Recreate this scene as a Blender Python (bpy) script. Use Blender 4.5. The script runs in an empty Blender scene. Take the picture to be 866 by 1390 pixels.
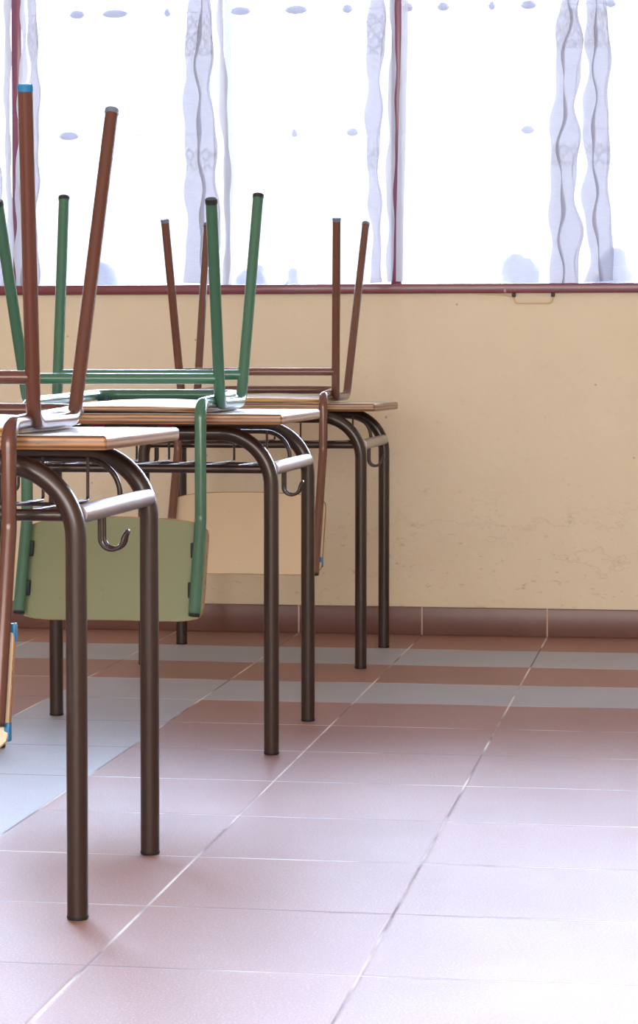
import bpy, bmesh, math, random
from mathutils import Vector, Matrix
random.seed(7)
S = bpy.context.scene
COL = S.collection
# ------------------------------------------------------------------ camera
FPX = 3350.0
EYE = 0.742
PITCH = math.atan(162 / FPX)
YAW = math.atan(519 / FPX * math.cos(PITCH))
cam_d = bpy.data.cameras.new('camera')
cam = bpy.data.objects.new('camera', cam_d)
COL.objects.link(cam)
cam.location = (0, 0, EYE)
cam.rotation_euler = (math.pi / 2 - PITCH, 0, YAW)
cam_d.sensor_fit = 'VERTICAL'
cam_d.sensor_height = 36.0
cam_d.lens = FPX * 36.0 / 1390.0
cam_d.shift_y = -45.0 / 1390.0
cam_d.clip_start = 0.05
cam_d.clip_end = 200
S.camera = cam
# ------------------------------------------------------------------ world, lights, exposure
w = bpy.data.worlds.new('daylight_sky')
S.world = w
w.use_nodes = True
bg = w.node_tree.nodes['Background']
# pale sky; unseen bright band shaped for floor sheen, dimmer above; dull ground below
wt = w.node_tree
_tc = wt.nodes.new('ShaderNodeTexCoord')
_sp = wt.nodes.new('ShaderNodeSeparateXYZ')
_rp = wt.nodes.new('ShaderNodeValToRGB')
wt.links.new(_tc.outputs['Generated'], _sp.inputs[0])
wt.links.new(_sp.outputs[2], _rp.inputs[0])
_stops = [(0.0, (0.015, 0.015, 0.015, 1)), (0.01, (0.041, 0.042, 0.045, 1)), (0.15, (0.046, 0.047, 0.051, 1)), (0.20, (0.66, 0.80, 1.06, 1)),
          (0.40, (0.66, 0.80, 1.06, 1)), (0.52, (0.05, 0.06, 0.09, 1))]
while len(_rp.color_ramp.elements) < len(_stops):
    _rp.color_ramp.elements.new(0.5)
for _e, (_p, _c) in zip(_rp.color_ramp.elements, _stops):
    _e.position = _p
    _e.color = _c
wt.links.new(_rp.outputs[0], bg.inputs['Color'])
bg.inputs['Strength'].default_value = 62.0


def area(name, loc, rot, sx, sy, power, col):
    d = bpy.data.lights.new(name, 'AREA')
    d.shape = 'RECTANGLE'
    d.size, d.size_y = sx, sy
    d.energy = power
    d.color = col
    o = bpy.data.objects.new(name, d)
    COL.objects.link(o)
    o.location = loc
    o.rotation_euler = rot
    return o


# unseen fill lights added to brighten the room: behind the camera, under the ceiling
area('rear_fill_light', (-0.6, -2.8, 1.7), (math.radians(90), 0, 0), 5.5, 1.8, 310, (1.0, 0.98, 0.96))
area('ceiling_fill_light', (-0.8, 3.4, 2.93), (0, 0, 0), 4.0, 5.0, 10, (1.0, 0.98, 0.95))

S.view_settings.view_transform = 'Standard'
S.view_settings.look = 'None'
S.view_settings.exposure = 0.0
S.view_settings.gamma = 1.0
S.view_settings.use_curve_mapping = False
S.cycles.use_denoising = True
S.cycles.transparent_max_bounces = 32
S.cycles.max_bounces = 10
S.cycles.diffuse_bounces = 5
S.cycles.sample_clamp_indirect = 12.0


# ------------------------------------------------------------------ material helpers
class NT:
    def __init__(self, name):
        self.m = bpy.data.materials.new(name)
        self.m.use_nodes = True
        self.t = self.m.node_tree
        self.b = self.t.nodes['Principled BSDF']
        self.out = self.t.nodes['Material Output']

    def n(self, kind, **kw):
        nd = self.t.nodes.new(kind)
        for k, v in kw.items():
            if k[0] == 'i' and k[1:].isdigit():
                self.put(nd.inputs[int(k[1:])], v)
            elif k.startswith('in_'):
                self.put(nd.inputs[k[3:].replace('_', ' ')], v)
            else:
                setattr(nd, k, v)
        return nd

    def put(self, sock, v):
        if isinstance(v, bpy.types.NodeSocket):
            self.t.links.new(v, sock)
        elif isinstance(v, bpy.types.Node):
            self.t.links.new(v.outputs[0], sock)
        else:
            sock.default_value = v

    def math(self, op, a, b=0.0, c=0.0):
        return self.n('ShaderNodeMath', operation=op, i0=a, i1=b, i2=c).outputs[0]

    def mix(self, f, a, b):
        nd = self.n('ShaderNodeMix', data_type='RGBA')
        self.put(nd.inputs[0], f)
        self.put(nd.inputs[6], a)
        self.put(nd.inputs[7], b)
        return nd.outputs[2]

    def ramp(self, f, *stops):
        nd = self.n('ShaderNodeValToRGB')
        self.put(nd.inputs[0], f)
        el = nd.color_ramp.elements
        while len(el) < len(stops):
            el.new(0.5)
        for e, (p, c) in zip(el, stops):
            e.position = p
            e.color = c if isinstance(c, tuple) else (c, c, c, 1)
        return nd.outputs[0]

    def coord(self, which='Object'):
        return self.n('ShaderNodeTexCoord').outputs[which]

    def noise(self, vec, scale, detail=3, rough=0.5):
        return self.n('ShaderNodeTexNoise', in_Vector=vec, in_Scale=scale, in_Detail=detail, in_Roughness=rough).outputs[0]

    def bump(self, h, strength, dist):
        nd = self.n('ShaderNodeBump', in_Strength=strength, in_Distance=dist, in_Height=h)
        self.put(self.b.inputs['Normal'], nd.outputs[0])
        return nd


def rgb(r, g, b):
    def f(c):
        c /= 255
        return c / 12.92 if c < 0.04045 else ((c + 0.055) / 1.055) ** 2.4
    return (f(r), f(g), f(b), 1)


def paint(name, col, rough=0.35, metal=0.0, chips=0.0, chipcol=(0.03, 0.025, 0.03, 1), coat=0.0, chip_scale=42):
    q = NT(name)
    co = q.coord()
    v = q.noise(co, 9, 4)
    base = q.mix(q.math('MULTIPLY', v, 0.3), col, tuple(c * 0.72 for c in col[:3]) + (1,))
    if chips:
        m = q.noise(co, chip_scale, 2, 0.5)
        base = q.mix(q.ramp(m, (1 - chips, 0.0), (1 - chips + 0.015, 1.0)), base, chipcol)
    q.put(q.b.inputs['Base Color'], base)
    q.put(q.b.inputs['Roughness'], q.math('MULTIPLY_ADD', q.noise(co, 12, 2), 0.06, rough - 0.03))
    q.b.inputs['Metallic'].default_value = metal
    q.b.inputs['Coat Weight'].default_value = coat
    q.b.inputs['Coat Roughness'].default_value = 0.12
    return q.m


def plain(name, col, rough=0.5, metal=0.0):
    q = NT(name)
    v = q.noise(q.coord(), 30, 3)
    q.put(q.b.inputs['Base Color'], q.mix(q.math('MULTIPLY', v, 0.4), col, tuple(c * 0.8 for c in col[:3]) + (1,)))
    q.b.inputs['Roughness'].default_value = rough
    q.b.inputs['Metallic'].default_value = metal
    return q.m


M = {}
M['desk'] = paint('desk_brown_enamel', rgb(50, 34, 29), 0.34, 0.15, chips=0.135, coat=0.3)
M['rail'] = paint('worn_grey_steel', rgb(176, 168, 170), 0.30, 0.75)
M['wire'] = paint('dark_wire', rgb(70, 58, 58), 0.3, 0.4)
M['brown'] = paint('chair_brown_enamel', rgb(92, 54, 44), 0.24, 0.1, chips=0.135, chipcol=(0.09, 0.07, 0.10, 1), coat=0.25)
M['brown3'] = paint('chair_tan_brown_enamel', rgb(110, 73, 61), 0.25, 0.1, chips=0.135, chipcol=(0.12, 0.09, 0.10, 1), coat=0.25)
M['green'] = paint('chair_green_enamel', rgb(62, 108, 89), 0.24, 0.05, chips=0.135, chipcol=(0.03, 0.05, 0.05, 1), coat=0.25)
M['rubber'] = plain('black_rubber', rgb(30, 30, 36), 0.6)
M['blue'] = plain('blue_plastic', rgb(20, 120, 175), 0.4)
M['navy'] = plain('navy_paint', rgb(22, 48, 92), 0.4)
M['greycap'] = plain('grey_blue_cap', rgb(105, 115, 135), 0.5)
M['magenta'] = plain('maroon_tab', rgb(120, 40, 70), 0.5)
M['maroon'] = paint('maroon_window_paint', rgb(112, 42, 62), 0.35, 0, chips=0.25, chipcol=(0.35, 0.25, 0.28, 1), coat=0.3)


def plywood(name, light, dark, scale=1.0):
    q = NT(name)
    co = q.coord()
    sep = q.n('ShaderNodeSeparateXYZ', in_Vector=co)
    # ply layers follow the height in the sheet, streaks run along it
    mp = q.n('ShaderNodeMapping', in_Vector=co, in_Scale=(7, 7, 260))
    st = q.noise(mp.outputs[0], 1.0, 5, 0.6)
    lay = q.math('SINE', q.math('MULTIPLY', sep.outputs[2], 900 * scale))
    f = q.math('MULTIPLY_ADD', lay, 0.22, st)
    c = q.ramp(f, (0.30, dark), (0.50, tuple((a + b) / 2 for a, b in zip(light, dark))), (0.68, light))
    mark = q.noise(q.n('ShaderNodeMapping', in_Vector=co, in_Scale=(40, 40, 300)).outputs[0], 1.0, 3)
    c = q.mix(q.ramp(mark, (0.69, 0.0), (0.73, 0.8)), c, (0.05, 0.035, 0.03, 1))
    q.put(q.b.inputs['Base Color'], c)
    q.b.inputs['Roughness'].default_value = 0.42
    q.b.inputs['Coat Weight'].default_value = 0.2
    q.bump(f, 0.25, 0.001)
    return q.m


M['ply'] = plywood('plywood_edge', rgb(172, 126, 84), rgb(92, 60, 40))
M['plyy'] = plywood('yellow_plywood_edge', rgb(214, 165, 88), rgb(150, 100, 52))


def edge_wood(name, light, dark):
    q = NT(name)
    co = q.coord()
    st = q.noise(q.n('ShaderNodeMapping', in_Vector=co, in_Scale=(10, 500, 6)).outputs[0], 1.0, 3, 0.6)
    q.put(q.b.inputs['Base Color'], q.ramp(st, (0.35, dark), (0.62, light)))
    q.b.inputs['Roughness'].default_value = 0.45
    return q.m


M['board_edge'] = edge_wood('backrest_edge_wood', rgb(176, 124, 66), rgb(110, 72, 40))


def laminate(name, col, rough):
    q = NT(name)
    co = q.coord()
    c = q.mix(q.math('MULTIPLY', q.noise(co, 14, 5), 0.35), col, tuple(x * 0.8 for x in col[:3]) + (1,))
    sc = q.noise(q.n('ShaderNodeMapping', in_Vector=co, in_Scale=(30, 30, 90)).outputs[0], 1.6, 3, 0.6)
    c = q.mix(q.ramp(sc, (0.70, 0.0), (0.75, 0.55)), c, tuple(x * 0.5 for x in col[:3]) + (1,))
    q.put(q.b.inputs['Base Color'], c)
    q.b.inputs['Roughness'].default_value = rough
    q.bump(q.noise(co, 60, 2), 0.05, 0.001)
    return q.m


M['top_lam'] = laminate('pale_grey_laminate', rgb(205, 205, 200), 0.22)
M['seat_lam'] = laminate('cream_laminate', rgb(225, 218, 200), 0.25)
M['green_lam'] = laminate('olive_green_laminate', rgb(129, 138, 107), 0.35)
M['cream_lam'] = laminate('cream_board_laminate', rgb(214, 196, 166), 0.38)


def wall_mat():
    q = NT('beige_plaster')
    co = q.coord('Object')
    big = q.noise(co, 1.3, 4)
    med = q.noise(co, 9, 5, 0.6)
    c = q.mix(big, rgb(228, 217, 194), rgb(221, 209, 185))
    c = q.mix(q.math('MULTIPLY', med, 0.35), c, rgb(207, 190, 164))
    sep = q.n('ShaderNodeSeparateXYZ', in_Vector=co)
    # scuffs and small marks, denser low on the wall
    low = q.ramp(sep.outputs[2], (0.08, 1.0), (0.45, 0.25), (0.9, 0.12))
    sm = q.noise(q.n('ShaderNodeMapping', in_Vector=co, in_Scale=(14, 14, 30)).outputs[0], 2.2, 5, 0.65)
    c = q.mix(q.math('MULTIPLY', q.ramp(sm, (0.62, 0.0), (0.72, 0.6)), low), c, rgb(150, 116, 84))
    dots = q.n('ShaderNodeTexVoronoi', in_Vector=co, in_Scale=11.0)
    c = q.mix(q.ramp(dots.outputs['Distance'], (0.0, 0.55), (0.035, 0.45), (0.05, 0.0)), c, rgb(120, 92, 72))
    # hairline cracks, wandering
    wv = q.n('ShaderNodeMapping', in_Vector=co, in_Scale=(2.2, 1, 4.2), in_Rotation=(0, 0.35, 0))
    n2 = q.noise(wv.outputs[0], 1.0, 6, 0.62)
    ridge = q.math('ABSOLUTE', q.math('SUBTRACT', n2, 0.5))
    crack = q.ramp(ridge, (0.0, 1.0), (0.006, 0.0))
    crackl = q.math('MULTIPLY', crack, q.ramp(sep.outputs[2], (0.30, 1.0), (0.42, 0.0)))
    c = q.mix(q.math('MULTIPLY', crackl, 0.10), c, rgb(150, 116, 86))
    q.put(q.b.inputs['Base Color'], c)
    q.b.inputs['Roughness'].default_value = 0.62
    low2 = q.ramp(sep.outputs[2], (0.12, 1.0), (0.55, 0.25))
    h = q.math('ADD', q.math('MULTIPLY', q.noise(co, 6, 6, 0.55), low2), q.math('MULTIPLY', q.noise(co, 45, 3), 0.15))
    h = q.math('SUBTRACT', h, q.math('MULTIPLY', crackl, 0.12))
    q.bump(h, 0.55, 0.012)
    return q.m


X0, TW, Y0 = -0.402, 0.3365, 6.60        # tile grid: a joint at X0, rows counted from the window wall


def floor_mat():
    q = NT('terracotta_floor_tiles')
    co = q.coord('Object')
    sep = q.n('ShaderNodeSeparateXYZ', in_Vector=co)
    u = q.math('DIVIDE', q.math('SUBTRACT', sep.outputs[0], X0), TW)
    v = q.math('DIVIDE', q.math('SUBTRACT', Y0, sep.outputs[1]), 0.335)
    iu, iv = q.math('FLOOR', u), q.math('FLOOR', v)
    fu, fv = q.math('SUBTRACT', u, iu), q.math('SUBTRACT', v, iv)

    def eq(a, b):
        return q.math('COMPARE', a, b, 0.1)
    row2 = eq(iv, 1.0)
    row4 = q.math('MULTIPLY', eq(iv, 3.0), q.math('GREATER_THAN', iu, -3.5))
    colw = q.math('MULTIPLY', eq(iu, -3.0), q.math('GREATER_THAN', iv, 2.5))
    white = q.math('MINIMUM', q.math('ADD', q.math('ADD', row2, row4), colw), 1.0)
    cid = q.n('ShaderNodeCombineXYZ', i0=iu, i1=iv)
    rnd = q.n('ShaderNodeTexWhiteNoise', in_Vector=cid).outputs[0]
    n1 = q.noise(co, 7, 4)
    sp = q.noise(co, 330, 2, 0.7)
    terra = q.mix(rnd, rgb(146, 102, 90), rgb(134, 92, 82))
    terra = q.mix(q.math('MULTIPLY', n1, 0.5), terra, rgb(158, 114, 102))
    wh = q.mix(n1, rgb(166, 168, 176), rgb(150, 153, 164))
    c = q.mix(white, terra, wh)
    c = q.mix(q.ramp(sp, (0.30, 0.28), (0.5, 0.0)), c, rgb(90, 62, 58))
    c = q.mix(q.ramp(sp, (0.55, 0.0), (0.75, 0.3)), c, rgb(226, 214, 210))
    # joints
    g = 0.0045
    du = q.math('MINIMUM', fu, q.math('SUBTRACT', 1.0, fu))
    dv = q.math('MINIMUM', fv, q.math('SUBTRACT', 1.0, fv))
    d = q.math('MINIMUM', du, dv)
    joint = q.ramp(d, (0.0, 1.0), (g, 1.0), (g + 0.0015, 0.0))
    jn = q.noise(co, 3.0, 3)
    jc = q.mix(q.ramp(jn, (0.42, 0.0), (0.58, 1.0)), rgb(220, 214, 210), rgb(120, 100, 100))
    c = q.mix(joint, c, jc)
    q.put(q.b.inputs['Base Color'], c)
    rg = q.math('MULTIPLY_ADD', q.noise(co, 4, 3), 0.08, 0.49)
    rg = q.math('ADD', rg, q.math('MULTIPLY', joint, 0.2))
    q.put(q.b.inputs['Roughness'], rg)
    q.b.inputs['IOR'].default_value = 1.65
    h = q.math('ADD', q.ramp(d, (0.0, 0.0), (g, 0.1), (0.014, 1.0)), q.math('MULTIPLY', q.noise(co, 260, 2, 0.6), 0.18))
    h = q.math('ADD', h, q.math('MULTIPLY', q.noise(q.n('ShaderNodeMapping', in_Vector=co, in_Scale=(3, 9, 1)).outputs[0], 1.5, 3), 0.9))
    q.bump(h, 0.22, 0.0022)
    return q.m


def baseboard_mat():
    q = NT('brown_baseboard_tiles')
    co = q.coord('Object')
    sep = q.n('ShaderNodeSeparateXYZ', in_Vector=co)
    u = q.math('DIVIDE', q.math('SUBTRACT', sep.outputs[0], X0), TW)
    fu = q.math('FRACT', q.math('ADD', u, 100.0))
    du = q.math('MINIMUM', fu, q.math('SUBTRACT', 1.0, fu))
    c = q.mix(q.noise(co, 12, 4), rgb(118, 82, 74), rgb(98, 66, 60))
    c = q.mix(q.ramp(du, (0.0, 1.0), (0.004, 1.0), (0.006, 0.0)), c, rgb(190, 165, 155))
    q.put(q.b.inputs['Base Color'], c)
    q.b.inputs['Roughness'].default_value = 0.35
    q.bump(q.ramp(du, (0.0, 0.0), (0.006, 1.0)), 0.4, 0.002)
    return q.m


def curtain_mat():
    q = NT('sheer_white_curtain')
    co = q.coord('Object')
    sep = q.n('ShaderNodeSeparateXYZ', in_Vector=co)
    uv = q.n('ShaderNodeUVMap', uv_map='UVMap')
    su = q.n('ShaderNodeSeparateXYZ', in_Vector=uv.outputs[0])
    # woven lace bands across the cloth: rows of lozenges
    a = q.math('ABSOLUTE', q.math('SUBTRACT', q.math('FRACT', q.math('MULTIPLY', su.outputs[0], 42.0)), 0.5))
    b = q.math('ABSOLUTE', q.math('SUBTRACT', q.math('FRACT', q.math('MULTIPLY', su.outputs[1], 25.0)), 0.5))
    loz = q.math('ABSOLUTE', q.math('SUBTRACT', q.math('ADD', a, b), 0.42))
    motif = q.ramp(loz, (0.0, 1.0), (0.10, 1.0), (0.14, 0.0))
    z = sep.outputs[2]
    # band 1 z 1.58..1.68, band 2 z 1.26..1.31
    b1 = q.math('COMPARE', z, 1.625, 0.055)
    b2 = q.math('COMPARE', z, 1.29, 0.03)
    band = q.math('MULTIPLY', q.math('MAXIMUM', b1, b2), motif)
    weave = q.noise(q.n('ShaderNodeMapping', in_Vector=co, in_Scale=(60, 60, 400)).outputs[0], 1.0, 2)
    op = q.math('ADD', q.math('MULTIPLY_ADD', weave, 0.10, 0.45), q.math('MULTIPLY', band, 0.10))
    hem = q.n('ShaderNodeSeparateXYZ', in_Vector=q.n('ShaderNodeUVMap', uv_map='HemMap').outputs[0])
    op = q.math('MAXIMUM', op, q.ramp(hem.outputs[0], (0.0, 0.93), (0.020, 0.93), (0.026, 0.0)))
    tr = q.n('ShaderNodeBsdfTransparent')
    tr.inputs[0].default_value = (0.97, 0.97, 1.0, 1)
    tl = q.n('ShaderNodeBsdfTranslucent')
    tl.inputs[0].default_value = (0.17, 0.17, 0.182, 1)
    df = q.n('ShaderNodeBsdfDiffuse')
    df.inputs[0].default_value = (0.75, 0.75, 0.82, 1)
    m1 = q.n('ShaderNodeMixShader', i0=0.45, i1=tl.outputs[0], i2=df.outputs[0])
    m2 = q.n('ShaderNodeMixShader', i0=op, i1=tr.outputs[0], i2=m1.outputs[0])
    q.t.links.new(m2.outputs[0], q.out.inputs[0])
    return q.m


def glass_mat():
    q = NT('window_glass')
    tr = q.n('ShaderNodeBsdfTransparent')
    tr.inputs[0].default_value = (0.97, 0.98, 0.98, 1)
    gl = q.n('ShaderNodeBsdfGlossy', in_Roughness=0.02)
    fr = q.n('ShaderNodeFresnel', in_IOR=1.45)
    m = q.n('ShaderNodeMixShader', i0=fr.outputs[0], i1=tr.outputs[0], i2=gl.outputs[0])
    q.t.links.new(m.outputs[0], q.out.inputs[0])
    return q.m


M['wall'] = wall_mat()
M['floor'] = floor_mat()
M['base'] = baseboard_mat()
M['curtain'] = curtain_mat()
M['glass'] = glass_mat()
M['ceiling'] = plain('white_ceiling', rgb(235, 230, 220), 0.8)
M['grille'] = plain('grille_iron', rgb(90, 90, 110), 0.5)
M['shrub'] = plain('shrub_leaves', rgb(110, 115, 128), 0.7)
M['cable'] = plain('painted_cable', rgb(226, 202, 162), 0.5)
M['clip'] = plain('dark_clip', rgb(40, 34, 36), 0.5)


# ------------------------------------------------------------------ mesh helpers
class MB:
    def __init__(self):
        self.bm = bmesh.new()
        self.uv = None

    def box(self, a, b, bevel=0.0, seg=3):
        t = bmesh.new()
        bmesh.ops.create_cube(t, size=1)
        a, b = Vector(a), Vector(b)
        c, s = (a + b) / 2, b - a
        for v in t.verts:
            v.co = Vector((v.co.x * s.x + c.x, v.co.y * s.y + c.y, v.co.z * s.z + c.z))
        if bevel:
            bmesh.ops.bevel(t, geom=list(t.edges), offset=bevel, segments=seg, profile=0.5, affect='EDGES')
        self.merge(t)
        return self

    def merge(self, t):
        me = bpy.data.meshes.new('tmp')
        t.to_mesh(me)
        t.free()
        self.bm.from_mesh(me)
        bpy.data.meshes.remove(me)

    def tube(self, pts, r, seg=20, cap=True, hollow=False):
        """sweep a circle along a list of points (r: number or list)"""
        pts = [Vector(p) for p in pts]
        n = len(pts)
        rs = r if isinstance(r, (list, tuple)) else [r] * n
        tang = []
        for i in range(n):
            if i == 0:
                t = pts[1] - pts[0]
            elif i == n - 1:
                t = pts[-1] - pts[-2]
            else:
                t = (pts[i + 1] - pts[i]).normalized() + (pts[i] - pts[i - 1]).normalized()
            tang.append(t.normalized())
        ref = Vector((1, 0, 0)) if abs(tang[0].x) < 0.9 else Vector((0, 1, 0))
        u = tang[0].cross(ref).normalized()
        rings = []
        for i in range(n):
            if i:
                q = tang[i - 1].rotation_difference(tang[i])
                u = q @ u
            v = tang[i].cross(u).normalized()
            ring = [self.bm.verts.new(pts[i] + (u * math.cos(2 * math.pi * k / seg) + v * math.sin(2 * math.pi * k / seg)) * rs[i]) for k in range(seg)]
            rings.append(ring)
        for a, b in zip(rings, rings[1:]):
            for k in range(seg):
                self.bm.faces.new((a[k], a[(k + 1) % seg], b[(k + 1) % seg], b[k]))
        if cap:
            self.bm.faces.new(rings[0][::-1])
            self.bm.faces.new(rings[-1])
        return self

    def build(self, name, mat, parent=None, smooth=True, origin=None, sharp=35):
        bmesh.ops.recalc_face_normals(self.bm, faces=self.bm.faces)
        if origin is not None:
            for v in self.bm.verts:
                v.co -= Vector(origin)
        me = bpy.data.meshes.new(name)
        self.bm.to_mesh(me)
        self.bm.free()
        me.materials.append(mat)
        if smooth:
            me.polygons.foreach_set('use_smooth', [True] * len(me.polygons))
            try:
                me.set_sharp_from_angle(angle=math.radians(sharp))
            except Exception:
                pass
        o = bpy.data.objects.new(name, me)
        COL.objects.link(o)
        if parent is not None:
            o.parent = parent
        elif origin is not None:
            o.location = origin
        return o


def fillet(pts, rads, n=10):
    """polyline with the inner corners rounded"""
    pts = [Vector(p) for p in pts]
    out = [pts[0]]
    for i in range(1, len(pts) - 1):
        p, a, b = pts[i], pts[i - 1], pts[i + 1]
        d1, d2 = (a - p).normalized(), (b - p).normalized()
        ang = d1.angle(d2)
        r = rads[i - 1]
        if r <= 0 or ang > 3.1:
            out.append(p)
            continue
        t = min(r / math.tan(ang / 2), (a - p).length * 0.98, (b - p).length * 0.98)
        r = t * math.tan(ang / 2)
        c = p + (d1 + d2).normalized() * (r / math.sin(ang / 2))
        s, e = p + d1 * t - c, p + d2 * t - c
        tot = s.angle(e)
        ax = s.cross(e).normalized()
        for k in range(n + 1):
            out.append(c + Matrix.Rotation(tot * k / n, 3, ax) @ s)
    out.append(pts[-1])
    return out


def tag(o, label=None, cat=None, group=None, kind=None):
    if label: o['label'] = label
    if cat: o['category'] = cat
    if group: o['group'] = group
    if kind: o['kind'] = kind
    return o


def empty(name, loc):
    o = bpy.data.objects.new(name, None)
    COL.objects.link(o)
    o.location = loc
    o.empty_display_size = 0.05
    return o


# ------------------------------------------------------------------ the room
WZ = 0.925           # bottom of the window opening
WT = 2.45
XL, XR, YB, CH = -4.6, 2.4, -3.0, 3.0
m = MB(); m.box((XL, YB, -0.05), (XR, 6.9, 0.0)); tag(m.build('floor', M['floor'], smooth=False), kind='structure')
WXL, WXR = -3.4, 1.6
m = MB()
m.box((XL, 6.6, 0.0), (XR, 6.82, WZ))
m.box((XL, 6.6, WT), (XR, 6.82, CH))
m.box((XL, 6.6, WZ), (WXL, 6.82, WT))
m.box((WXR, 6.6, WZ), (XR, 6.82, WT))
tag(m.build('wall_back', M['wall'], smooth=False), kind='structure')
m = MB(); m.box((XL - 0.1, YB, 0), (XL, 6.82, CH)); tag(m.build('wall_left', M['wall'], smooth=False), kind='structure')
m = MB(); m.box((XR, YB, 0), (XR + 0.1, 6.82, CH)); tag(m.build('wall_right', M['wall'], smooth=False), kind='structure')
m = MB(); m.box((XL, YB - 0.1, 0), (XR, YB, CH)); tag(m.build('wall_front', M['wall'], smooth=False), kind='structure')
m = MB(); m.box((XL, YB, CH), (XR, 6.82, CH + 0.1)); tag(m.build('ceiling', M['ceiling'], smooth=False), kind='structure')
m = MB(); m.box((XL, 6.588, 0.0), (XR, 6.6, 0.076), 0.003, 2); tag(m.build('baseboard_back', M['base']), kind='structure')

# maroon wooden window frame: sill rail proud of the wall, uprights and glass set back
m = MB()
m.box((WXL - 0.02, 6.585, 0.919), (WXR + 0.02, 6.79, 0.9445), 0.003, 2)
m.box((WXL, 6.72, 2.40), (WXR, 6.79, WT))
for x in (WXL + 0.02, -2.96, -1.893, -0.826, 0.241, WXR - 0.02):
    m.box((x - 0.014, 6.715, 0.94), (x + 0.014, 6.732, 2.42), 0.003, 2)
win = tag(m.build('window_1', M['maroon']), kind='structure')
m = MB(); m.box((WXL + 0.02, 6.75, 0.94), (WXR - 0.02, 6.754, 2.42)); m.build('window_pane', M['glass'], win, smooth=False)


# ------------------------------------------------------------------ curtains
def curtain(name, label, xa, xb, dense, edge_l=None, edge_r=None, ztop=2.40, seed=0, y=6.655):
    """cloth hanging from a rod; dense = list of (x0, x1) gathers where the cloth doubles back on itself"""
    rnd = random.Random(seed)
    path = []
    x = xa
    k = 0
    while x < xb:
        dz = [d for d in dense if d[0] <= x <= d[1]]
        if dz:
            # a pleat: forward, back, forward
            wpl = 0.034 * rnd.uniform(0.8, 1.25)
            path += [(x, 0.0, 1), (x + wpl, 0.006, 1), (x + wpl * 0.75, 0.019, 1), (x + wpl * 0.05, 0.014, 1), (x + wpl * 0.1, 0.027, 1), (x + wpl * 0.85, 0.022, 1)]
            x += wpl * 0.9
        else:
            path.append((x, 0.010 + 0.008 * math.sin(x * 34 + seed) + 0.004 * math.sin(x * 71), 0))
            x += 0.022
        k += 1
    path.append((xb, 0.012, 0))
    # subdivide smoothly (Catmull-Rom)
    P = [Vector((p[0], p[1], 0)) for p in path]
    sm = []
    for i in range(len(P) - 1):
        p0, p1, p2, p3 = P[max(i - 1, 0)], P[i], P[i + 1], P[min(i + 2, len(P) - 1)]
        for s in range(4):
            t = s / 4
            sm.append(0.5 * ((2 * p1) + (p2 - p0) * t + (2 * p0 - 5 * p1 + 4 * p2 - p3) * t * t + (3 * p1 - p0 - 3 * p2 + p3) * t ** 3))
    sm.append(P[-1])
    L = [0.0]
    for a, b in zip(sm, sm[1:]):
        L.append(L[-1] + (b - a).length)
    z0 = 0.9445
    zs = [z0 + (ztop - z0) * j / 90 for j in range(91)]
    bm = bmesh.new()
    uvl = bm.loops.layers.uv.new('UVMap')
    uvh = bm.loops.layers.uv.new('HemMap')
    grid = []
    for j, z in enumerate(zs):
        el = edge_l(z) if edge_l else 0.0
        er = edge_r(z) if edge_r else 0.0
        row = []
        for i, p in enumerate(sm):
            t = (p.x - xa) / (xb - xa)
            wob = 0.005 * math.sin(z * 9 + p.x * 7 + seed) + 0.002 * math.sin(z * 23 + p.x * 24 + seed * 2)
            shift = el * (1 - t) ** 6 + er * t ** 6
            for d in dense:
                c = (d[0] + d[1]) / 2
                hw_ = (d[1] - d[0]) / 2 + 0.03
                g_ = math.exp(-((p.x - c) / (hw_ * 1.3)) ** 2)
                shift += (p.x - c) * 0.30 * math.sin((z - 1.0) * 4.2 + seed) * g_ + g_ * (0.005 * math.sin(z * 27 + p.x * 70 + seed) + 0.003 * math.sin(z * 49 - p.x * 110))
            yy = y + p.y * (0.75 + 0.25 * math.sin(z * 6 + p.x * 30)) + 0.003 * math.sin(z * 17 + p.x * 25 + seed) + 0.0012 * math.sin(z * 60 + p.x * 90 + 3 * math.sin(z * 21))
            f = min(1, t * 18) * min(1, (1 - t) * 18)
            row.append(bm.verts.new((p.x + shift + wob * f, yy, z + 0.004 * math.sin(p.x * 21) * (1 if j == 0 else 0) + (0.004 if j == 0 else 0))))
        grid.append(row)
    for j in range(len(zs) - 1):
        for i in range(len(sm) - 1):
            f = bm.faces.new((grid[j][i], grid[j][i + 1], grid[j + 1][i + 1], grid[j + 1][i]))
            f.smooth = True
            for lp, (ii, jj) in zip(f.loops, ((i, j), (i + 1, j), (i + 1, j + 1), (i, j + 1))):
                lp[uvl].uv = (L[ii], zs[jj])
                lp[uvh].uv = (min(L[ii], L[-1] - L[ii]), 0)
    me = bpy.data.meshes.new(name)
    bm.to_mesh(me)
    bm.free()
    me.materials.append(M['curtain'])
    o = bpy.data.objects.new(name, me)
    COL.objects.link(o)
    tag(o, label, 'curtain', 'sheer curtains in the window')
    return o


def conv(z, top):        # curtain edges drift together towards the sill
    return max(0.0, min(1.0, (z - 1.12) / 0.55)) * top


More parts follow.
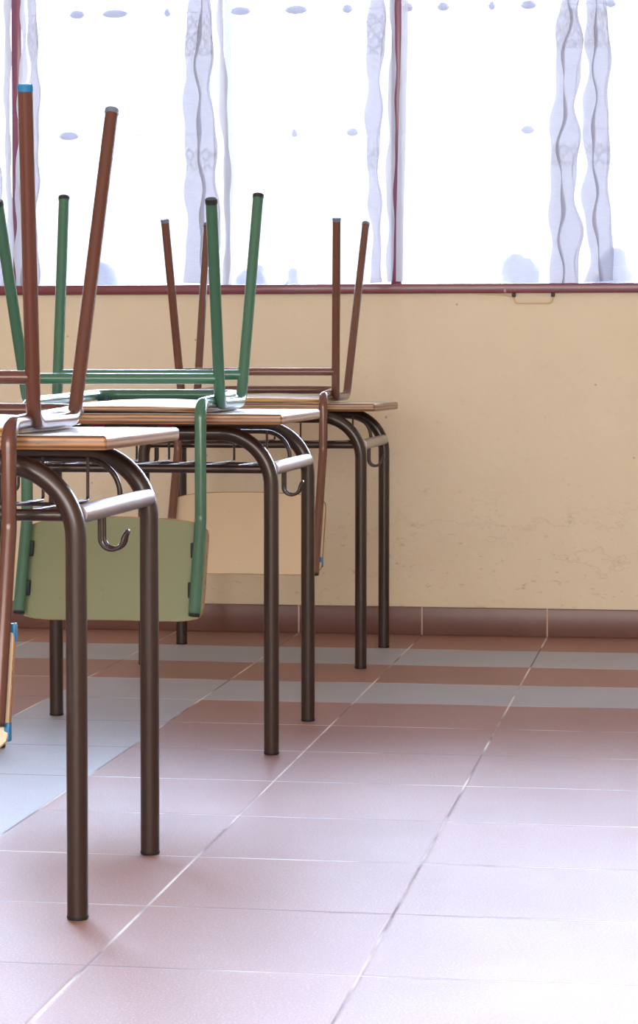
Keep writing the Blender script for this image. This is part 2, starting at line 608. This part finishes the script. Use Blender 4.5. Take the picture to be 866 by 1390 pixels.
curtain('curtain', 'white sheer curtain cut by the left frame edge, left of the first maroon upright', -2.62, -1.882, [(-2.0, -1.93)], edge_r=lambda z: -0.012, seed=3, y=6.678)
curtain('curtain', 'white sheer curtain behind the near brown chair legs, beside the left upright', -1.862, -1.285, [(-1.85, -1.82), (-1.415, -1.325)], edge_l=lambda z: conv(z, 0.012) - 0.012, seed=1, y=6.638)
curtain('curtain', 'white sheer curtain in the middle of the window, crumpled gathers along its right edge', -1.295, -0.824, [(-0.905, -0.868)], edge_r=lambda z: conv(z, -0.009), seed=5, y=6.678)
curtain('curtain', 'wide white sheer curtain filling the right half of the window', -0.8165, 0.9, [(-0.40, -0.35), (-0.315, -0.275)], edge_l=lambda z: conv(z, 0.014), seed=8, y=6.638)

# ------------------------------------------------------------------ outside: grille and shrubs
g = empty('window_grille', (-0.9, 6.98, 0.80))
gb = MB()
for z in (0.84, 1.387, 1.735, 2.5):
    gb.tube([(-3.6, 6.98, z), (1.8, 6.98, z)], 0.0008, 8)
for x in (-3.55, 1.75):
    gb.tube([(x, 6.98, 0.82), (x, 6.98, 2.5)], 0.006, 8)
gb.build('grille_bars', M['grille'], g, origin=(-0.9, 6.98, 0.80))
kx = [(95, 10), (148, 10), (222, 10), (325, 7), (403, 6), (474, 8), (559, 6), (608, 4), (675, 3), (725, 4), (838, 2), (85, 179), (401, 178), (482, 178), (725, 173)]
widths = [0.045, 0.075, 0.02, 0.06, 0.065, 0.03, 0.03, 0.035, 0.02, 0.045, 0.03, 0.06, 0.02, 0.035, 0.04]
KX = [-1.786, -1.674, -1.520, -1.307, -1.146, -0.999, -0.826, -0.726, -0.589, -0.486, -0.257, -1.812, -1.151, -0.984, -0.487]
for (px, py), x, wd in zip(kx, KX, widths):
    z = 1.735 if py < 100 else 1.387
    k = MB()
    t = bmesh.new()
    bmesh.ops.create_uvsphere(t, u_segments=16, v_segments=10, radius=1)
    for v in t.verts:
        v.co = Vector((v.co.x * wd * 0.5, v.co.y * 0.012, v.co.z * 0.012))
    k.merge(t)
    o = k.build('grille_knot', M['grille'], g)
    o.location = (x + 0.9, 0, z - 0.80)
tag(g, 'thin iron grille outside the window, only its knots showing through the curtain', 'grille')


def shrub(x, w_, h_, label, seed):
    rnd = random.Random(seed)
    m = MB()
    for k in range(9):
        f = k / 8
        t = bmesh.new()
        bmesh.ops.create_icosphere(t, subdivisions=3, radius=w_ * (0.42 if f < 0.75 else 0.34))
        cx, cz = x + rnd.uniform(-0.14, 0.14) * w_, 0.90 + h_ * (0.1 + 0.62 * f) - 0.02
        for v in t.verts:
            v.co = v.co * (1 + 0.04 * math.sin(v.co.x * 300 + v.co.z * 260)) + Vector((cx, 6.93, cz))
            v.co.y = 6.93 + (v.co.y - 6.93) * 0.6
        m.merge(t)
    o = m.build('potted_shrub', M['shrub'], origin=(x, 6.93, 0.862))
    tag(o, label, 'shrub')


m = MB(); m.box((-3.6, 6.82, 0.80), (1.8, 7.05, 0.862)); tag(m.build('trim_1', plain('outer_ledge', rgb(150, 145, 140), 0.8), smooth=False), kind='structure')
shrub(-0.50, 0.13, 0.16, 'faint grey shrub outline behind the curtain, left of the two at the right', 1)
shrub(-0.245, 0.11, 0.19, 'faint grey shrub outline behind the curtain nearest the right edge', 2)
shrub(-1.15, 0.045, 0.15, 'faint narrow grey shrub outline behind the middle curtain', 4)
shrub(-1.27, 0.10, 0.14, 'faint grey shrub outline behind the lavender curtain gathers', 5)
shrub(-1.70, 0.10, 0.15, 'faint grey shrub outline behind the two left brown chair legs', 6)

# cable under the sill
c = empty('cable', (-0.44, 6.598, 0.895))
cb = MB()
cb.tube(fillet([(-0.60, 6.598, 0.919), (-0.52, 6.597, 0.914), (-0.495, 6.597, 0.908), (-0.490, 6.596, 0.893), (-0.395, 6.596, 0.893), (-0.391, 6.596, 0.918)], [0.02, 0.02, 0.008, 0.008]), 0.0022, 8)
cb.build('cord', M['cable'], c, origin=(-0.44, 6.598, 0.895))
for x in (-0.495, -0.391):
    k = MB(); k.box((x - 0.005, 6.588, 0.9085), (x + 0.005, 6.60, 0.919), 0.002, 2)
    k.build('clip', M['clip'], c, origin=(-0.44, 6.598, 0.895))
tag(c, 'short painted cable loop with two dark clips just under the maroon sill', 'cable')


# ------------------------------------------------------------------ desks
TR = 0.0142          # tube radius of the desk frame
HX, HY = 0.266, 0.218


def make_desk(label, cx, cy, top_z=0.642, top_dy=0.0, top_dx=0.0, tilt=0.0, tabs=()):
    d = empty('school_desk', (cx, cy, 0))
    tag(d, label, 'desk', 'school desks in a row')
    zt = 0.604
    for sy in (-1, 1):
        for sx in (-1, 1):
            b = MB()
            pts = fillet([(sx * HX, sy * HY, 0.004), (sx * HX, sy * HY, zt), (0, sy * HY, zt)], [0.098], 18)
            b.tube(pts, TR, 28)
            leg = b.build('leg', M['desk'], d)
            f = MB(); f.tube([(sx * HX, sy * HY, 0.0), (sx * HX, sy * HY, 0.002), (sx * HX, sy * HY, 0.005)], [TR * 0.96, TR * 1.03, TR * 1.03], 24)
            f.build('foot_cap', M['rubber'], leg)
    # side rails between the front and back leg, with a coat hook below each
    for sx in (-1, 1):
        b = MB()
        x = sx * (HX)
        n = 12
        b.tube([(x, -HY + 0.010, 0.537), (x, HY - 0.0135, 0.537), (x, HY - 0.0115, 0.537), (x, HY - 0.010, 0.537)], [0.0128, 0.0128, 0.0115, 0.008], 24)
        rail = b.build('side_rail', M['rail'], d)
        h = MB()
        y0 = -0.075
        ww = 0.013
        def prof(yoff):
            p = [(x, y0 + yoff, 0.527)]
            p.append((x, y0 + yoff, 0.500))
            for k in range(13):
                a = math.pi + math.pi * k / 12 * 1.0
                p.append((x + sx * (0.0160 + 0.0160 * math.cos(a)), y0 + yoff * (1 - 0.25 * k / 12), 0.497 + 0.0155 * math.sin(a)))
            p.append((x + sx * 0.0335, y0 + yoff * 0.62, 0.501))
            return p
        pa, pb = prof(-ww), prof(ww)
        tip = [(x + sx * (0.0335 + 0.003 * math.sin(a)), y0 - ww * 0.62 * math.cos(a), 0.501 + 0.006 * math.sin(a)) for a in (0.5, 1.0, 1.57, 2.14, 2.64)]
        h.tube(pa + tip + pb[::-1], 0.0029, 12)
        h.build('hook', M['wire'], rail)
    # book shelf of wire below the top
    b = MB()
    b.tube([(-HX + 0.01, -HY + 0.004, 0.5365), (HX - 0.01, -HY + 0.004, 0.5365)], 0.0080, 16)
    b.build('shelf_rail', M['desk'], d)
    b = MB()
    yb = 0.125
    b.tube(fillet([(-HX + 0.022, yb, 0.545), (-HX + 0.022, yb, 0.597), (HX - 0.022, yb, 0.597), (HX - 0.022, yb, 0.545)], [0.052, 0.052], 12), 0.0042, 12)
    b.tube([(-HX + 0.004, yb - 0.10, 0.5365), (HX - 0.004, yb - 0.10, 0.5365)], 0.003, 8)
    for k in range(7):
        x = -0.200 + k * 0.0668
        b.tube(fillet([(x, -HY + 0.004, 0.5425), (x, yb - 0.02, 0.538), (x, yb - 0.02, 0.60)], [0.006], 4), 0.0024, 8)
    b.build('book_rack', M['wire'], d)
    # desktop: plywood board with laminate on top
    x0, x1 = -0.300 + top_dx, 0.300 + top_dx
    y0, y1 = -0.23 + top_dy, 0.23 + top_dy
    b = MB()
    b.box((x0, y0, top_z - 0.0195), (x1, y1, top_z - 0.0008), 0.0045, 4)
    top = b.build('desktop', M['ply'], d)
    l = MB()
    l.box((x0 + 0.004, y0 + 0.004, top_z - 0.0012), (x1 - 0.004, y1 - 0.004, top_z), 0.0005, 1)
    lam = l.build('laminate', M['top_lam'], top)
    if tilt:
        top.rotation_euler = (tilt, 0, 0)
        top.location = (0, 0.0, -top_z * (math.cos(tilt) - 1) - 0)
        top.location.y = top_z * math.sin(tilt)
    for k in tabs:
        for sy in (-1,):
            t = MB(); t.box((k - 0.014, sy * HY - 0.010, zt + 0.0115), (k + 0.014, sy * HY + 0.010, top_z - 0.0195), 0.001, 1)
            t.build('mounting_tab', M['magenta'], d)
    return d


make_desk('brown tube school desk nearest the camera, brown chair upturned on it', -1.079, 3.377, top_dy=-0.007, top_dx=0.012, top_z=0.642, tilt=-0.004)
make_desk('brown tube school desk in the middle of the row, carrying the green chair', -1.060, 4.765, top_dy=-0.075, top_dx=0.001, top_z=0.642, tabs=(-0.064, 0.066))
make_desk('brown tube school desk farthest back by the window wall, below the farthest brown chair', -1.070, 6.07, top_dy=0.005, top_dx=0.0, top_z=0.6355, tilt=-0.008)


# ------------------------------------------------------------------ chairs upturned on the desks
def make_chair(label, mt, r, blocks, two_bars, tapes, XR, XL, yn, yf, tyn, tyf, ztn, ztf, splay, zb, sz, ux, uy, zbend, ylean, zend, board, tips, seat_y, cross_z, rail_far, edge_mat):
    """world coordinates of an upside-down chair.
    XR, XL: side frames at seat level; yn, yf near and far; t..: leg tips; zb: height of the runner tube"""
    org = Vector(((XR + XL) / 2, (yn + yf) / 2, sz))
    c = empty('school_chair', org)
    tag(c, label, 'chair', 'school chairs upturned on the desks')
    for si, (xb, sgn) in enumerate(((XR, 1), (XL, -1))):
        xt = xb + sgn * splay
        ym = (yn + yf) / 2
        for (yb, yt, zt, key) in ((yn, tyn, ztn, 'n'), (yf, tyf, ztf, 'f')):
            b = MB()
            # half of the U: runner on the seat, bend, then the leg up to its tip
            pts = fillet([(xb, ym, zb), (xb, yb, zb), (xt, yt, zt)], [0.032], 12)
            b.tube(pts, r, 24)
            leg = b.build('leg', mt, c, origin=org)
            kind = tips.get((si, key), tips.get('all', 'rubber'))
            cap = MB()
            dirv = (Vector((xt, yt, zt)) - Vector((xb, yb, zb))).normalized()
            e = Vector((xt, yt, zt))
            cap.tube([e - dirv * 0.006, e + dirv * 0.0015, e + dirv * 0.003], [r * 1.06, r * 1.06, r * 0.9], 20)
            ob = cap.build('foot_cap', M[kind], leg, origin=org)
    for (yb, yt, zt, zc) in ((yn, tyn, ztn, cross_z[0]), (yf, tyf, ztf, cross_z[1]))[:2 if two_bars else 1]:
        f = (zc - zb) / (zt - zb)
        yy = yb + (yt - yb) * f
        b = MB(); b.tube([(XL - splay * f + 0.004, yy, zc), (XR + splay * f - 0.004, yy, zc)], r * 0.93, 20)
        b.build('stretcher', mt, c, origin=org)
    # one bent tube: back upright, seat rail, front rail, seat rail, back upright
    zr = rail_far[1]
    uxl = XR + XL - ux if isinstance(ux, float) else ux[1]
    uxr = ux if isinstance(ux, float) else ux[0]
    fx = rail_far[2]
    path = [(uxl, ylean, zend), (uxl, uy, zbend), (uxl, uy, zr - 0.008), (XL + (XR - fx), rail_far[0], zr), (fx, rail_far[0], zr), (uxr, uy, zr - 0.008), (uxr, uy, zbend), (uxr, ylean, zend)]
    b = MB(); b.tube(fillet(path, [0.05, 0.030, 0.05, 0.05, 0.030, 0.05], 10), r, 24)
    bf = b.build('back_frame', mt, c, origin=org)
    for x, in ((uxl,), (uxr,)):
        k = MB()
        dv = (Vector((x, ylean, zend)) - Vector((x, uy, zbend))).normalized()
        e = Vector((x, ylean, zend))
        k.tube([e - dv * 0.004, e + dv * 0.003], [r * 0.98, r * 0.98], 20)
        k.build('end_plug', M['rubber'], bf, origin=org)

    # seat: curved plywood, lower face up
    def sheet(nx, ny, fn, th, nrm):
        bm = bmesh.new()
        A, B = [], []
        for j in range(ny + 1):
            ra, rb = [], []
            for i in range(nx + 1):
                p = Vector(fn(i / nx, j / ny))
                ra.append(bm.verts.new(p))
                rb.append(bm.verts.new(p + Vector(nrm) * th))
            A.append(ra); B.append(rb)
        for j in range(ny):
            for i in range(nx):
                bm.faces.new((A[j][i], A[j][i + 1], A[j + 1][i + 1], A[j + 1][i]))
                bm.faces.new((B[j][i], B[j + 1][i], B[j + 1][i + 1], B[j][i + 1]))
        for i in range(nx):
            bm.faces.new((A[0][i], B[0][i], B[0][i + 1], A[0][i + 1]))
            bm.faces.new((A[ny][i], A[ny][i + 1], B[ny][i + 1], B[ny][i]))
        for j in range(ny):
            bm.faces.new((A[j][0], A[j + 1][0], B[j + 1][0], B[j][0]))
            bm.faces.new((A[j][nx], B[j][nx], B[j + 1][nx], A[j + 1][nx]))
        q = MB(); q.bm.free(); q.bm = bm
        return q
    sx0, sx1 = XL + 0.012, XR - 0.012
    cxm, hw = (sx0 + sx1) / 2, (sx1 - sx0) / 2
    s0, s1 = seat_y

    def seat_fn(dz, inset=0.0):
        def fn(u, v):
            # rounded plan: squircle-ish corners
            a, bb = 2 * u - 1, 2 * v - 1
            k = 0.10
            aa = a * (1 - k * abs(bb) ** 6)
            b2 = bb * (1 - k * abs(a) ** 6)
            x = cxm + (hw - inset) * aa
            y = (s0 + s1) / 2 + ((s1 - s0) / 2 - inset) * b2
            z = sz + 0.0015 + 0.009 * (1 - a * a) * (0.35 + 0.65 * v) + 0.001 * v
            return (x, y, z + dz)
        return fn
    st = sheet(28, 20, seat_fn(0), 0.008, (0, 0, 1)).build('seat', edge_mat, c, origin=org, sharp=50)
    sheet(28, 20, seat_fn(0.008, 0.002), 0.0007, (0, 0, 1)).build('seat_laminate', M['seat_lam'], st, origin=org, sharp=50)
    for xk in (XL + 0.055, XR - 0.055):
        k = MB(); k.box((xk - 0.012, rail_far[0] - 0.022, sz + 0.008), (xk + 0.012, rail_far[0] + 0.006, zr), 0.001, 1)
        k.build('seat_bracket', M['navy'], c, origin=org)

    # backrest: curved board on the far side of the uprights
    z0, z1, bx0, bx1, bmat = board
    def back_fn(off, inset=0.0):
        def fn(u, v):
            a, bb = 2 * u - 1, 2 * v - 1
            k = 0.055
            aa = a * (1 - k * abs(bb) ** 14)
            b2 = bb * (1 - 0.09 * abs(a) ** 7)
            x = (bx0 + bx1) / 2 + ((bx1 - bx0) / 2 - inset) * aa
            z = (z0 + z1) / 2 + ((z1 - z0) / 2 - inset) * b2 - 0.004 * (a * a)
            z += 0.004 * (1 - a * a) * (1 if v > 0.5 else 0) * (v - 0.5) * 2
            t = (zbend - z) / (zbend - zend)
            y = uy + (ylean - uy) * max(0, t) + r + 0.001 - 0.010 * (1 - a * a)
            return (x, y + off, z)
        return fn
    bk = sheet(28, 20, back_fn(0.0015), 0.0085, (0, 1, 0)).build('backrest', M['board_edge'], c, origin=org, sharp=50)
    sheet(28, 20, back_fn(0.0006, 0.0012), 0.0010, (0, 1, 0)).build('laminate', bmat, bk, origin=org, sharp=50)
    sheet(28, 20, back_fn(0.0098, 0.0012), 0.0010, (0, 1, 0)).build('laminate', bmat, bk, origin=org, sharp=50)
    for x, sg in ((uxl, 1), (uxr, -1)):
        for zz in ((0.325, 0.395) if blocks else ()):
            t = (zbend - zz) / (zbend - zend)
            y = uy + (ylean - uy) * max(0, t) + 0.004
            k = MB(); k.box((min(x, x + sg * blocks), y - 0.002, zz - 0.014), (max(x, x + sg * blocks), y + r + 0.001, zz + 0.014), 0.0015, 2)
            k.build('fixing_block', M['rubber'], c, origin=org)
    for zz in tapes:
        t = (zbend - zz) / (zbend - zend)
        y = uy + (ylean - uy) * max(0, t) + r + 0.001
        xe = bx1 - 0.0005
        k = MB(); k.box((xe - 0.006, y + 0.0005, zz - 0.012), (xe + 0.0012, y + 0.0125, zz + 0.012), 0.0008, 2)
        k.build('edge_tape', M['blue'], bk, origin=org)
    return c


make_chair('brown tube chair upturned on the nearest desk, blue tip on one leg', M['brown'], 0.0101, 0.0, False, (0.389, 0.264),
           XR=-0.885, XL=-1.268, yn=3.215, yf=3.43, tyn=3.128, tyf=3.606, ztn=1.096, ztf=1.112, splay=0.015, zb=0.657, sz=0.642,
           ux=(-0.887, -1.262), uy=3.100, zbend=0.525, ylean=3.040, zend=0.276, board=(0.240, 0.416, -1.285, -0.8745, M['cream_lam']),
           tips={(0, 'n'): 'blue', 'all': 'greycap'}, seat_y=(3.145, 3.54), cross_z=(0.718, 0.722), rail_far=(3.60, 0.666, -0.915), edge_mat=M['plyy'])
make_chair('green tube chair with olive green backrest upturned on the middle desk', M['green'], 0.0108, 0.0155, True, (),
           XR=-0.893, XL=-1.265, yn=4.555, yf=4.77, tyn=4.405, tyf=4.886, ztn=1.030, ztf=1.070, splay=0.014, zb=0.659, sz=0.6425,
           ux=(-0.900, -1.226), uy=4.405, zbend=0.450, ylean=4.345, zend=0.2835, board=(0.270, 0.450, -1.228, -0.886, M['green_lam']),
           tips={}, seat_y=(4.472, 4.90), cross_z=(0.706, 0.712), rail_far=(4.95, 0.670, -0.935), edge_mat=M['ply'])
make_chair('brown tube chair with cream backrest upturned on the farthest desk by the wall', M['brown3'], 0.0100, 0.0, False, (0.268,),
           XR=-0.885, XL=-1.270, yn=5.985, yf=6.175, tyn=5.88, tyf=6.40, ztn=1.079, ztf=1.096, splay=0.018, zb=0.650, sz=0.636,
           ux=(-0.887, -1.239), uy=5.795, zbend=0.525, ylean=5.668, zend=0.244, board=(0.240, 0.424, -1.250, -0.873, M['cream_lam']),
           tips={'all': 'greycap'}, seat_y=(5.86, 6.22), cross_z=(0.712, 0.722), rail_far=(6.27, 0.664, -0.925), edge_mat=M['plyy'])
